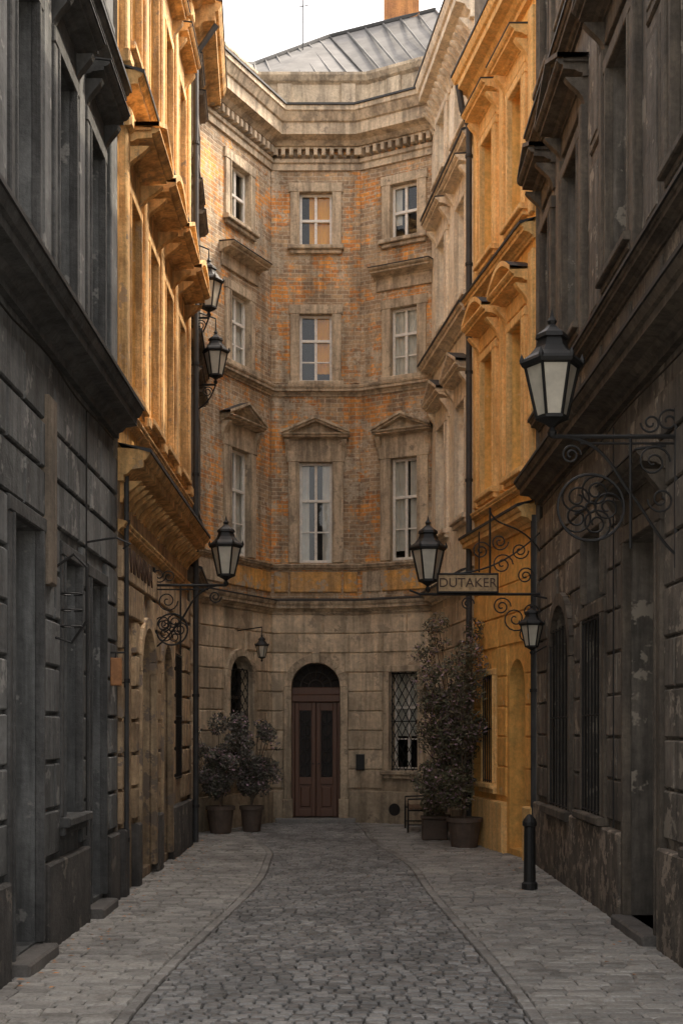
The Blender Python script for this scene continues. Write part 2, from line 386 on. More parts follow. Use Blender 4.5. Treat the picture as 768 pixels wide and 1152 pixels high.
def ledge(mb,fr,s0,s1,z,h,d,mat,lead=True):
    sweep(mb,seg(fr,s0,s1),fr.sgn,cornice_prof(z,h,d),mat)
    if lead: sweep(mb,seg(fr,s0-.01,s1+.01),fr.sgn,[(d-.01,z+h-.03),(d+.02,z+h-.03),(d+.02,z+h+.012),(-.01,z+h+.09)],'lead')
def body(B,fr,s0,s1,H,depth=8,mat='lbrown'):
    mb=B.p('roof_and_party_walls')
    box(mb,fr,s0,s1,-depth,-.95,-.2,H,mat)
    mb.face([fr(s0,-.95,H-.02),fr(s1,-.95,H-.02),fr(s1,.0,H-.02),fr(s0,.0,H-.02)],'lead')
    for s in (s0,s1): mb.face([fr(s,-.95,-.2),fr(s,.0,-.2),fr(s,.0,H),fr(s,-.95,H)],mat)
    mb.face([fr(s0,.25,H+.05),fr(s1,.25,H+.05),fr(s1,-4,H+2.2),fr(s0,-4,H+2.2)],'roof')
    mb.face([fr(s0,-8,H+.05),fr(s1,-8,H+.05),fr(s1,-4,H+2.2),fr(s0,-4,H+2.2)],'roof')
    for s in (s0,s1): mb.face([fr(s,.0,H),fr(s,-8,H),fr(s,-4,H+2.2)],mat)
def tube(mb,pts,r,mat,n=6,r1=None):
    pts=[Vector(p) for p in pts]; rings=[]
    up=None
    for i,p in enumerate(pts):
        t=(pts[min(i+1,len(pts)-1)]-pts[max(i-1,0)])
        if t.length<1e-9: t=Vector((0,0,1))
        t.normalize()
        if up is None:
            up=Vector((0,1,0)) if abs(t.y)<.9 else Vector((1,0,0))
        a=(up-t*up.dot(t)); 
        if a.length<1e-4: a=Vector((1,0,0))-t*t.x
        a.normalize(); up=a; b=t.cross(a)
        rr=r if r1 is None else r+(r1-r)*i/(len(pts)-1)
        rings.append([tuple(p+a*math.cos(2*math.pi*k/n)*rr+b*math.sin(2*math.pi*k/n)*rr) for k in range(n)])
    for i in range(len(rings)-1):
        for k in range(n):
            mb.face([rings[i][k],rings[i][(k+1)%n],rings[i+1][(k+1)%n],rings[i+1][k]],mat,smooth=True)
    mb.face(rings[0],mat); mb.face(rings[-1],mat)
def lathe(mb,c,prof,n,mat,smooth=True,rot=0):
    rings=[[(c[0]+r*math.cos(2*math.pi*k/n+rot),c[1]+r*math.sin(2*math.pi*k/n+rot),c[2]+z) for k in range(n)] for r,z in prof]
    for i in range(len(rings)-1):
        for k in range(n):
            mb.face([rings[i][k],rings[i][(k+1)%n],rings[i+1][(k+1)%n],rings[i+1][k]],mat,smooth=smooth)
# ------------------------------------------------------------ frames
def F(p0,p1,sg):
    f=Fr(p0,p1,sg); f.sgn=sg; return f
LX=-2.7; RX=2.95
fL1=F((LX,0),(LX,1),1); fL2=F((-2.65,0),(-2.65,1),1); fL3=F((-2.62,21.5),(-2.80,24.35),1)
fR1=F((RX,0),(RX,1),-1); fRO=F((2.90,18.6),(2.35,22.0),-1); fRC=F((2.35,22.0),(1.87,25.95),-1)
def arch_ring(T,f,m,r,w,zc,mat,dd=.085,n=11):
    for k in range(n):
        a0,a1=math.pi*k/n+.008,math.pi*(k+1)/n-.008; T.rnd=R.random()
        q=[(m-rr*math.cos(a),zc+rr*math.sin(a)) for rr,a in ((r,a0),(r+w,a0),(r+w,a1),(r,a1))]
        T.face([f(p[0],dd,p[1]) for p in q],mat)
        for i in range(4): T.face([f(q[i][0],dd,q[i][1]),f(q[(i+1)%4][0],dd,q[(i+1)%4][1]),f(q[(i+1)%4][0],-.01,q[(i+1)%4][1]),f(q[i][0],-.01,q[i][1])],mat)
    T.rnd=.5
# ============================================================ END BUILDING
E=[(-2.86,24.0),(-1.5,26.67),(.4,26.67),(1.95,25.86)]
B=Obj("curved_brick_building")
ef=[F(E[i],E[i+1],1) for i in range(3)]
Wl=B.p('walls'); T=B.p('trim')
LL=ef[0].L
sc=[LL-1.31, .95, 1.04]; wd=[.74,.70,.62]
fl=[(5.56,7.71),(9.43,10.88),(12.34,13.49)]
gops={0:[(sc[0]-.45,sc[0]+.45,1.15,3.5,True)],1:[(sc[1]-.52,sc[1]+.52,.1,3.42,True)],2:[(sc[2]-.33,sc[2]+.33,1.12,3.2)]}
curts={(0,0):('curt_w',[(0,.35,.0),(.65,1,.0)]),(1,0):('curt_w',[(0,.30,.0),(.70,1,0)]),(2,0):('curt_w',[(0,.4,.1),(.6,1,0)]),
 (0,1):('curt_w',[(0,.45,.1),(.55,1,.1)]),(1,1):('refl_o',[(.5,1,.15)]),(2,1):('curt_w',[(0,1,.0)]),
 (0,2):('curt_w',[(0,.25,.2)]),(1,2):('refl_o',[(.3,1,.0)]),(2,2):('curt_w',[(0,.3,.3)])}  # the orange sheets imitate warm reflections, the white ones are curtains
for i,f in enumerate(ef):
    ops=[(sc[i]-wd[i]/2,sc[i]+wd[i]/2,a,b) for a,b in fl]
    wall(Wl,f,0,f.L,4.63,14.5,ops,'brick',rmat='etrim')
    wall(Wl,f,0,f.L,0,4.63,gops[i],'estone',rev=.28)
    rustic(Wl,f,0.0,f.L,.72,4.45,gops[i],'estone',ch=.40,bw=1.1,pad=.17)
    iv=[(0,f.L)] if i!=1 else [(0,sc[1]-.70),(sc[1]+.70,f.L)]
    for a,b in iv:
        box(Wl,f,a+.002,b-.002,-.01,.08,-.05,.68,'estone',.02)
    for k,o in enumerate(ops):
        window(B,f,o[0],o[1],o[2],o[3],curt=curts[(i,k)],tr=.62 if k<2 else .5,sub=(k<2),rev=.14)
        surround(T,f,o[0],o[1],o[2],o[3],.20 if k else .24,'etrim',.05,sill=(k>0))
    o=ops[0]
    for a,b,m in ((.06,o[0]-.24,'etrim'),(o[0]-.2,o[1]+.2,'eband'),(o[1]+.24,f.L-.06,'eband')):
        if b-a>.15: box(T,f,a,b,-.004,.04,4.92,5.36,'eband' if i==1 and R.random()<.8 else m,.02)
    hood(T,f,o[0]-.34,o[1]+.34,o[3]+.46,'tri','etrim',.26,.12)
    if i!=1:
        o=ops[1]; hood(T,f,o[0]-.38,o[1]+.38,o[3]+.66,'flat','etrim',.34,.16,brack=False)
    if i==1:
        for s in (.0,f.L-.16):
            box(Wl,f,s+.002,s+.158,-.004,.03,5.55,9.05,'brick'); box(Wl,f,s+.002,s+.158,-.004,.03,9.4,14.0,'brick')
def esw(z,h,d,mat='etrim'): sweep(B.p('cornices'),E,1,cornice_prof(z,h,d),mat)
esw(4.46,.26,.22); esw(5.40,.11,.12); esw(9.12,.22,.16)
sweep(B.p('cornices'),E,1,[(-.01,4.745),(.235,4.722),(.235,4.74),(-.01,4.80)],'lead')
sweep(B.p('cornices'),E,1,[(-.01,13.95),(.05,13.95),(.05,14.08),(.09,14.10),(.09,14.18),(-.01,14.18)],'etrim')
sweep(B.p('cornices'),E,1,[(-.01,14.38),(.12,14.38),(.12,14.42),(-.01,14.42)],'etrim')
for f in ef:
    n=int(f.L/.17)
    for k in range(n): box(B.p('cornices'),f,(k+.25)*f.L/n,(k+.75)*f.L/n,-.01,.20,14.21,14.37,'etrim',.01)
sweep(B.p('cornices'),E,1,[(-.01,14.42),(.16,14.42),(.24,14.50),(.40,14.56),(.40,14.80),(.44,14.82),(.52,14.98),(.55,15.0),(.55,15.10),(-.7,15.34)],'etrim')
sweep(B.p('roof'),E,1,[(.50,15.105),(.58,15.10),(.58,15.14),(-.62,15.46),(-.72,15.46)],'lead')
sweep(B.p('attic'),E,1,[(-.66,15.3),(-.60,15.3),(-.60,15.52),(-.66,15.55),(-.66,16.15),(-.58,16.20),(-.52,16.30),(-.52,16.36),(-1.1,16.42)],'etrim')
for i,f in enumerate(ef):
    for s in ((.25,f.L-.25) if i==1 else ((f.L-.5,) if i==0 else (.5,f.L-.1))):
        box(B.p('attic'),f,s-.16,s+.16,-.7,-.60,15.55,16.15,'etrim',.015)
rf=B.p('roof')
eave=[(-4.2,25.2,16.38),(-1.85,27.75,16.40),(.65,27.72,16.40),(2.8,26.7,16.40)]
ridge=[(-3.3,28.0,16.9),(-2.1,30.0,18.0),(-.3,31.5,19.5),(2.4,31.8,20.35)]
for i in range(3):
    a,b,c,d=eave[i],eave[i+1],ridge[i+1],ridge[i]; rf.face([a,b,c],'roof'); rf.face([a,c,d],'roof')
    n=7 if i!=2 else 6
    for k in range(n+1):
        t=k/n
        if i==0: continue
        p=[a[j]+(b[j]-a[j])*t for j in range(3)]; q=[d[j]+(c[j]-d[j])*t for j in range(3)]
        p[2]+=.02;q[2]+=.02; tube(rf,[p,q],.028,'roof',4)
tube(rf,[(p[0],p[1],p[2]+.03) for p in ridge],.06,'lead',6)
rf.face([ridge[3],ridge[2],ridge[1],ridge[0],(-4,36,15),(3.5,36,15)],'roof'); rf.face([ridge[3],eave[3],(5,27,15.2),(5,36,15.2)],'roof')
bd=B.p('rear_body')
for f in ef:
    for q in ((0,),(f.L,)):
        bd.face([f(q[0],-.85,0),f(q[0],-4,0),f(q[0],-4,15.3),f(q[0],-.85,15.3)],'estone')
    bd.face([f(0,-.85,0),f(f.L,-.85,0),f(f.L,-.85,15.3),f(0,-.85,15.3)],'room')
    bd.face([f(0,0,14.45),f(f.L,0,14.45),f(f.L,-.85,14.45),f(0,-.85,14.45)],'room')
bd.face([(-5,36,0),(5,36,0),(5,36,15.2),(-5,36,15.2)],'estone')
bd.face([(-2.9,24,0),(-5,26,0),(-5,36,0),(-5,36,15.2),(-5,26,16),(-2.9,24,16)],'estone')
bd.face([(2.2,26,0),(5,27,0),(5,36,0),(5,36,15.2),(5,27,16),(2.2,26,16)],'estone')
ch=B.p('chimney'); fc=F((1.10,31.7),(1.98,31.7),1)
box(ch,fc,0,.88,-.8,0,18.5,21.1,'chim'); box(ch,fc,-.06,.94,-.86,.06,21.1,21.3,'chim',.02)
for s in (.2,.6): lathe(ch,fc(s,-.4,21.3),[(.12,0),(.10,.4),(.12,.42)],10,'chim')
an=B.p('antenna'); tube(an,[(-.95,30.6,18.3),(-.95,30.6,20.3)],.018,'iron'); tube(an,[(-1.1,30.6,20.0),(-.75,30.6,20.15)],.012,'iron'); tube(an,[(-1.05,30.6,19.75),(-.8,30.6,19.8)],.012,'iron')
f=ef[1]; c=sc[1]; D=B.p('door'); d=-.28
box(D,f,c-.52,c-.46,d-.02,d+.08,.1,2.66,'doorwood',.01); box(D,f,c+.46,c+.52,d-.02,d+.08,.1,2.66,'doorwood',.01)
box(D,f,c-.52,c+.52,d-.02,d+.12,2.58,2.74,'doorwood',.015)
for sg in (-1,1):
    a,b=(c-.455,c-.005) if sg<0 else (c+.005,c+.455)
    box(D,f,a,b,d-.02,d+.03,.1,2.58,'doorwood')
    box(D,f,a+.004,a+.09,d+.03,d+.06,.105,2.575,'doorwood',.008); box(D,f,b-.09,b-.004,d+.03,d+.06,.105,2.575,'doorwood',.008)
    for z0,z1 in ((.105,.26),(.80,.95),(2.40,2.575)): box(D,f,a+.09,b-.09,d+.03,d+.058,z0,z1,'doorwood',.008)
    box(D,f,a+.12,b-.12,d+.03,d+.052,.31,.75,'doorwood',.02)
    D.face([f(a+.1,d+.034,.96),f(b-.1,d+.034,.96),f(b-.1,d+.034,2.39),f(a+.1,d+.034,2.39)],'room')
    m=(a+b)/2
    for k in range(5):
        zz=1.1+k*.29
        tube(D,[f(m+.11*math.cos(t*math.pi/6),d+.05,zz+.13*math.sin(t*math.pi/6)) for t in range(13)],.010,'lead',4)
    tube(D,[f(m,d+.05,.96),f(m,d+.05,2.39)],.009,'lead',4)
    lathe(D,f(c+sg*.06,d+.1,1.25),[(.0,-.02),(.02,0),(.0,.02)],8,'iron')
D.face([f(c-.5,d-.01,2.7),f(c+.5,d-.01,2.7),f(c+.5,d-.01,3.42),f(c-.5,d-.01,3.42)],'room')
zc=2.90
for rr in (.5,.33,.16): tube(D,[f(c-rr*math.cos(math.pi*k/16),d+.05,zc+rr*math.sin(math.pi*k/16)) for k in range(17)],.014,'dframe',5)
for k in range(1,8):
    t=math.pi*k/8; tube(D,[f(c-.16*math.cos(t),d+.05,zc+.16*math.sin(t)),f(c-.5*math.cos(t),d+.05,zc+.5*math.sin(t))],.012,'dframe',4)
box(D,f,c-.52,c+.52,d-.01,d+.07,2.74,2.90,'doorwood',.01)
box(T,f,c-.68,c-.52,-.01,.10,.1,2.9,'etrim',.012); box(T,f,c+.52,c+.68,-.01,.10,.1,2.9,'etrim',.012)
arch_ring(T,f,c,.52,.16,zc,'etrim',.10,13)
box(T,f,c-.09,c+.09,-.01,.15,zc+.50,zc+.74,'etrim',.015)
for s in (-1,1): box(T,f,c+s*.60-.11,c+s*.60+.11,-.01,.14,0,.5,'etrim',.02)
box(B.p('door_step'),f,c-.85,c+.85,-.3,.30,-.02,.10,'kerb',.02)
def grille(B,f,s0,s1,z0,z1,d=.04,lat=True,nx=4,nz=7):
    g=B.p('window_grilles')
    for s in (s0+.02,s1-.02): tube(g,[f(s,d,z0),f(s,d,z1)],.012,'iron',5)
    for z in (z0+.03,(z0+z1)/2,z1-.03): tube(g,[f(s0,d,z),f(s1,d,z)],.012,'iron',5)
    if lat:
        w=(s1-s0)/nx; h=(z1-z0)/nz
        for i in range(nx):
            for j in range(nz):
                a,b=s0+i*w,z0+j*h
                tube(g,[f(a,d,b),f(a+w,d,b+h)],.009,'iron',4); tube(g,[f(a+w,d+.005,b),f(a,d+.005,b+h)],.009,'iron',4)
    else:
        for i in range(1,nx+1):
            s=s0+(s1-s0)*i/(nx+1); tube(g,[f(s,d,z0),f(s,d,z1)],.010,'iron',4)
o=gops[2][0]; window(B,ef[2],*o[:4],rev=.28,curt=('curt_w',[(0,1,.35)])); surround(T,ef[2],*o[:4],.14,'etrim',.07); grille(B,ef[2],*o[:4],-.06)
o=gops[0][0]; f0=ef[0]; window(B,f0,*o[:4],rev=.28,fm='dframe',arch=True); grille(B,f0,o[0],o[1],o[2],o[3]-.25,-.06,True,4,8)
r=(o[1]-o[0])/2; box(T,f0,o[0]-.14,o[0],-.01,.09,o[2],o[3]-r,'etrim',.012); box(T,f0,o[1],o[1]+.14,-.01,.09,o[2],o[3]-r,'etrim',.012); arch_ring(T,f0,(o[0]+o[1])/2,r,.14,o[3]-r,'etrim',.09); box(T,f0,o[0]-.2,o[1]+.2,-.01,.15,o[2]-.1,o[2]-.002,'etrim',.015)
box(B.p('letterbox'),ef[1],c+.86,c+1.04,.03,.14,1.12,1.46,'iron',.015)
v=B.p('vent')
tube(v,[ef[2](.85,.05,.30),ef[2](.85,.095,.30)],.13,'iron',18)
B.finish()
# ============================================================ LEFT GREY BUILDING
B=Obj("grey_stucco_building"); f=fL1; Wl=B.p('walls'); T=B.p('trim'); S1=14.75; S0=4
g=[(10.05,11.0,.12,3.75),(11.9,12.65,1.16,3.65),(13.15,13.95,.15,3.6)]
k=8.3
while k>S0+1.3: g.append((k-.9,k,1.16,3.65)); k-=1.9
ups=[13.5,12.02,10.5]+[9.0-1.5*i for i in range(3)]
U=[(c-.37,c+.37,6.15,8.35) for c in ups]+[(c-.37,c+.37,9.9,11.3) for c in ups]
wall(Wl,f,S0,S1,0,5.5,g,'lgrey',rev=.3); wall(Wl,f,S0,S1,5.5,12.2,U,'lgrey')
rustic(Wl,f,S0,S1,.82,5.2,g,'lgrey',ch=.45,bw=1.1,proj=.045,gap=.034,pad=.14)
ivs=sorted([(a,b) for a,b,z0,_ in g if z0<.5]); x=S0
for a,b in ivs+[(S1+.16,S1)]:
    box(Wl,f,x+.002,a-.16,-.01,.09,-.05,.78,'plinth',.02); x=b+.16
ledge(B.p('cornices'),f,S0,S1+.05,5.45,.36,.34,'lgtrim')
ledge(B.p('cornices'),f,S0,S1,9.35,.22,.2,'lgtrim'); ledge(B.p('cornices'),f,S0,S1,11.8,.45,.5,'lgtrim')
for i,o in enumerate(g):
    surround(T,f,o[0],o[1],o[2],o[3],.13,'lgtrim',.06,sill=o[2]>.5)
    if o[2]>.5: window(B,f,*o[:4],rev=.3,fm='dframe')
    else:
        D=B.p('doors'); a,b=o[0],o[1]
        box(D,f,a,b,-.36,-.30,.1,2.7,'darkwood'); 
        for q in ((a+.05,(a+b)/2-.03),((a+b)/2+.03,b-.05)):
            for z0,z1 in ((.25,1.0),(1.1,2.55)): box(D,f,q[0],q[1],-.30,-.27,z0,z1,'darkwood',.02)
        box(D,f,a,b,-.31,-.22,2.7,2.82,'darkwood',.01); D.face([f(a,-.3,2.8),f(b,-.3,2.8),f(b,-.3,o[3]),f(a,-.3,o[3])],'glass'); D.face([f(a,-.4,2.8),f(b,-.4,2.8),f(b,-.4,o[3]),f(a,-.4,o[3])],'room')
        box(B.p('door_steps'),f,a-.05,b+.05,-.3,.20,-.03,.10,'step',.02)
for i,o in enumerate(U):
    window(B,f,*o,fm='dframe'); surround(T,f,o[0],o[1],o[2],o[3],.15,'lgtrim',.06)
    if o[2]<9: hood(T,f,o[0]-.22,o[1]+.22,o[3]+.42,'flat','lgtrim',.30,.16)
for c in [(ups[i]+ups[i+1])/2 for i in range(0,len(ups)-1)]:
    box(T,f,c-.14,c+.14,-.005,.05,5.95,9.2,'lgrey',.015)
box(T,f,14.35,14.73,-.005,.05,5.95,9.2,'lgrey',.015)
box(T,f,11.15,11.42,-.005,.10,3.3,5.0,'lbrown',.02)
body(B,f,S0,S1,12.3)
I=B.p('wall_ironwork')
tube(I,[f(11.55,.05,3.5),f(11.55,.22,3.62),f(11.55,.34,3.5),f(11.55,.34,3.0),f(11.55,.2,2.8),f(11.55,.05,2.85)],.014,'iron')
for k in range(3): tube(I,[f(11.55+.1*math.cos(t*.6),.2+.1*math.sin(t*.6),2.95+k*.15) for t in range(11)],.008,'iron',4)
tube(I,[f(13.0,.04,3.95),f(13.0,.35,4.0),f(13.0,.5,3.93),f(13.0,.42,3.88)],.012,'iron')
tube(I,[f(s,.07+.008*math.sin(s*3),5.32-.03*math.sin(s*2.1)) for s in [4+.4*i for i in range(27)]],.010,'iron',5)
tube(I,[f(12.85,.07,z) for z in (5.3,4.2,2.2,.9)],.009,'iron',5)
B.finish()
O=Obj("small_hanging_sign"); fs=F((-2.66,14.35),(-2.4,14.35),1); box(O.p('board'),fs,0,.13,-.02,.02,2.5,2.82,'plaque',.01); tube(O.p('arm'),[(-2.7,14.35,2.88),(-2.48,14.35,2.88)],.012,'iron'); tube(O.p('arm'),[(-2.6,14.35,2.88),(-2.6,14.35,2.81)],.006,'iron'); O.finish()
# ============================================================ LEFT ORANGE BUILDING
B=Obj("orange_stucco_building"); f=fL2; Wl=B.p('walls'); T=B.p('trim'); S0,S1=14.76,21.45
g=[(15.15,15.6,.15,3.1),(16.1,17.3,.12,3.35,True),(18.05,18.95,.12,3.25,True),(19.6,20.4,1.2,3.2)]
cs=[15.65,17.15,18.65,20.2]
U=[(c-.38,c+.38,6.15,8.55) for c in cs]+[(c-.38,c+.38,10.35,12.4) for c in cs]
wall(Wl,f,S0,S1,0,5.0,g,'lostone',rev=.35); wall(Wl,f,S0,S1,5.0,15,U,'lorange',rev=.25)
rustic(Wl,f,S0,S1,.85,4.2,g,'lostone',ch=.42,bw=.9,proj=.06,gap=.045,pad=.12)
x=S0
for a,b in ((15.15,15.6),(16.1,17.3),(18.05,18.95),(S1+.12,S1)):
    if a-.12-x>.1: box(Wl,f,x+.002,a-.12,-.01,.10,-.05,.80,'plinth',.02)
    x=b+.12
ledge(B.p('cornices'),f,S0,S1,4.95,.36,.38,'lotrim'); ledge(B.p('cornices'),f,S0,S1,4.35,.12,.10,'lotrim',False)
ledge(B.p('cornices'),f,S0,S1,9.55,.26,.30,'lotrim'); ledge(B.p('cornices'),f,S0,S1+.1,14.3,.6,.6,'lotrim')
ledge(B.p('cornices'),f,S0,S1,5.75,.12,.12,'lotrim',False)
for k in range(22): console(B.p('cornices'),f,S0+.2+k*.3,.1,4.72,4.97,.26,'lotrim')
for i,o in enumerate(U):
    lo=i<len(cs)
    window(B,f,*o,rev=.25,fm='ogframe'); surround(T,f,o[0],o[1],o[2],o[3],.14,'lotrim',.07)
    hood(T,f,o[0]-.26,o[1]+.26,o[3]+.5,('tri','seg')[i%2] if lo else 'flat','lotrim',.46 if lo else .3,.2,lead=not lo)
    if lo: box(T,f,o[0]-.02,o[1]+.02,-.005,.045,o[3]+.16,o[3]+.26,'lorange',.02)
for c in [14.95]+[(cs[i]+cs[i+1])/2 for i in range(3)]+[21.05]:
    for z0,z1 in ((5.95,9.4),(9.95,14.2)):
        box(T,f,c-.11,c+.11,-.005,.10,z0+.15,z1-.22,'lotrim',.02); box(T,f,c-.15,c+.15,-.006,.14,z0,z0+.15,'lotrim',.02); box(T,f,c-.16,c+.16,-.006,.16,z1-.22,z1,'lotrim',.03)
for o in g:
    if len(o)>4 or o[2]<.5:
        D=B.p('doors'); a,b=o[0],o[1]; top=o[3]
        box(D,f,a,b,-.42,-.35,.1,top-(b-a)/2 if len(o)>4 else top,'darkwood')
        D.face([f(a,-.38,1),f(b,-.38,1),f(b,-.38,top),f(a,-.38,top)],'room')
        n=4
        for k in range(n): box(D,f,a+(b-a)*k/n+.02,a+(b-a)*(k+1)/n-.02,-.35,-.33,.2,min(top-(b-a)/2,2.6),'darkwood',.01)
    else: window(B,f,*o[:4],rev=.35,fm='dframe'); grille(B,f,o[0],o[1],o[2],o[3],.03,False)
    if len(o)>4:
        m,r=(o[0]+o[1])/2,(o[1]-o[0])/2; zc=o[3]-r
        box(T,f,o[0]-.12,o[0],-.01,.09,.12,zc,'lostone',.015); box(T,f,o[1],o[1]+.12,-.01,.09,.12,zc,'lostone',.015)
        arch_ring(T,f,m,r,.14,zc,'lostone',.085)
body(B,f,S0,S1,14.9)
e=B.finish()
def text(parent,name,body_,loc,rot,size,mat,ext=.006):
    cu=bpy.data.curves.new(name,'FONT'); cu.body=body_; cu.size=size; cu.extrude=ext; cu.align_x='CENTER'; cu.align_y='CENTER'
    o=bpy.data.objects.new(name,cu); o.location=loc; o.rotation_euler=rot; cu.materials.append(M[mat]); bpy.context.scene.collection.objects.link(o); o.parent=parent
    return o
text(e,"painted_lettering","VINARNA",(-2.65+.07,16.1,4.05),(math.pi/2,0,math.pi/2),.42,'signl')
# ============================================================ LEFT BROWN BUILDING
B=Obj("brown_stucco_building"); f=fL3; Wl=B.p('walls'); T=B.p('trim'); L=f.L+.1
U=[(c-.35,c+.35,a,b) for c in (.8,2.1) for a,b in ((5.9,7.9),(9.3,11.2),(12.1,13.4))]; g=[(.5,1.3,.1,2.9)]
wall(Wl,f,0,L,4.6,14.3,U,'lbrown'); wall(Wl,f,0,L,0,4.6,g,'estone',rev=.3); rustic(Wl,f,0,L,.1,4.4,g,'estone',pad=.1)
D=B.p('door'); box(D,f,.5,1.3,-.36,-.3,.1,2.9,'darkwood')
for o in U: window(B,f,*o); surround(T,f,*o,.14,'lbrown',.05); hood(T,f,o[0]-.2,o[1]+.2,o[3]+.3,'flat','lbrown',.2,.12,brack=False)
ledge(B.p('cornices'),f,0,L,4.55,.24,.2,'lbrown'); ledge(B.p('cornices'),f,0,L,8.7,.2,.2,'lbrown'); ledge(B.p('cornices'),f,-.02,L,14.0,.6,.55,'lotrim')
body(B,f,0,L,14.6); B.finish()
# ============================================================ RIGHT GREY BUILDING
B=Obj("grey_brown_townhouse"); f=fR1; Wl=B.p('walls'); T=B.p('trim'); S0,S1=4,18.58
g=[(15.85,17.3,.95,3.65,True),(13.9,15.0,1.02,3.3),(13.9,15.0,3.5,4.3),(11.45,12.7,.1,3.9)]
k=10.2
while k>S0+1.5: g.append((k-1.1,k,1.02,3.6)); k-=2.3
cu=[15.75,13.05,10.35,7.65,4.95]
U=[(c-.5,c+.5,6.95,9.2) for c in cu]+[(c-.5,c+.5,11.3,13.4) for c in cu]+[(17.35,18.05,6.95,9.2),(17.35,18.05,11.3,13.4)]
wall(Wl,f,S0,S1,0,5.4,g,'rgrey',rev=.32); wall(Wl,f,S0,S1,5.4,15.4,U,'rgrey',rev=.28)
rustic(Wl,f,S0,S1,1.0,5.1,g,'rgrey',ch=.45,bw=1.15,proj=.035,gap=.026,pad=.17)
box(Wl,f,12.85,S1,-.01,.10,-.05,.92,'rplinth',.02); box(Wl,f,S0,11.3,-.01,.10,-.05,.92,'rplinth',.02)
ledge(B.p('cornices'),f,S0,S1+.04,5.35,.34,.36,'rgtrim'); ledge(B.p('cornices'),f,S0,S1,6.42,.18,.16,'rgtrim')
ledge(B.p('cornices'),f,S0,S1,10.6,.24,.22,'rgtrim'); ledge(B.p('cornices'),f,S0,S1+.1,14.9,.6,.6,'rgtrim')
for o in U:
    window(B,f,*o,rev=.28,fm='dframe'); surround(T,f,o[0],o[1],o[2],o[3],.16,'rgtrim',.07)
    w=.2 if o[1]-o[0]<.9 else .36
    hood(T,f,o[0]-w,o[1]+w,o[3]+.62,'flat' if o[2]>8 else 'tri','rgtrim',.38,.2)
    if w>.3:
        for s in (o[0]-.32,o[1]+.18): box(T,f,s,s+.14,-.005,.09,6.62 if o[2]<8 else 11.0,o[3]+.3,'rgtrim',.015)
    if o[2]<8:
        box(T,f,o[0]+.1,o[1]-.1,-.005,.035,5.95,6.35,'rgtrim',.02)
for c in [(cu[i]+cu[i+1])/2 for i in range(len(cu)-1)]+[17.1]:
    for z0,z1 in ((6.75,8.6),(8.75,10.3)): 
        if c!=17.1: box(T,f,c-.28,c+.28,-.005,.03,z0,z1,'rgtrim',.02); box(T,f,c-.2,c+.2,.03,.045,z0+.1,z1-.1,'rgrey',.01)
    box(T,f,c-.3,c+.3,-.005,.035,5.95,6.35,'rgtrim',.02)
for o in g:
    arch=len(o)>4
    if o[2]<.5:
        D=B.p('doors'); a,b=o[0],o[1]
        box(D,f,a,b,-.38,-.32,.1,3.0,'darkwood')
        for q in ((a+.06,(a+b)/2-.04),((a+b)/2+.04,b-.06)):
            for z0,z1 in ((.25,1.1),(1.2,2.85)): box(D,f,q[0],q[1],-.32,-.29,z0,z1,'darkwood',.025)
        box(D,f,a,b,-.33,-.22,3.0,3.14,'darkwood',.01); D.face([f(a,-.31,3.1),f(b,-.31,3.1),f(b,-.31,o[3]),f(a,-.31,o[3])],'glass'); D.face([f(a,-.4,3.1),f(b,-.4,3.1),f(b,-.4,o[3]),f(a,-.4,o[3])],'room')
        surround(T,f,a,b,.1,o[3],.17,'rgtrim',.07,sill=False); hood(T,f,a-.25,b+.25,o[3]+.45,'flat','rgtrim',.3,.16)
        box(B.p('door_steps'),f,a-.05,b+.05,-.3,.20,-.03,.10,'step',.02)
    else:
        window(B,f,*o[:4],rev=.32,fm='dframe',arch=arch)
        if not arch: surround(T,f,o[0],o[1],o[2],o[3],.15 if o[2]<3 else .09,'rgtrim',.06,sill=o[2]<3)
        else:
            r=(o[1]-o[0])/2; m=(o[0]+o[1])/2; zc=o[3]-r
            box(T,f,o[0]-.15,o[0],-.01,.08,o[2],zc,'rgtrim',.015); box(T,f,o[1],o[1]+.15,-.01,.08,o[2],zc,'rgtrim',.015); box(T,f,o[0]-.2,o[1]+.2,-.01,.16,o[2]-.12,o[2]-.002,'rgtrim',.015)
            arch_ring(T,f,m,r,.16,zc,'rgtrim',.08)
        if o[2]<3: grille(B,f,o[0],o[1],o[2],(o[3]-(.3 if arch else 0)),.05,False,5)
body(B,f,S0,S1,15.5)
I=B.p('wall_cables')
tube(I,[f(s,.07+.006*math.sin(s*3),5.22-.025*math.sin(s*1.9)) for s in [4+.45*i for i in range(32)]],.010,'iron',5)
tube(I,[f(13.2,.07,z) for z in (5.2,4,2,.95)],.009,'iron',5)
B.finish()
# ============================================================ RIGHT ORANGE BUILDING
B=Obj("orange_stucco_townhouse"); f=fRO; Wl=B.p('walls'); T=B.p('trim'); L=f.L
cs=[.85,2.45]
g=[(.55,1.35,.1,3.1,True),(2.1,2.75,1.1,2.9)]
U=[(c-.36,c+.36,a,b) for c in cs for a,b in ((6.0,8.3),(10.0,12.0))]
wall(Wl,f,0,L,0,13.4,g+U,'rorange',rev=.28)
rustic(Wl,f,0,L,.9,4.8,g,'rorange',ch=.5,bw=1.3,proj=.025,gap=.02,pad=.12)
box(Wl,f,0.004,.42,-.01,.09,-.05,.82,'rotrim',.02);box(Wl,f,1.48,L-.004,-.01,.09,-.05,.82,'rotrim',.02)
ledge(B.p('cornices'),f,0.005,L-.005,5.05,.3,.28,'rotrim'); ledge(B.p('cornices'),f,0.005,L-.005,5.65,.12,.12,'rotrim',False)
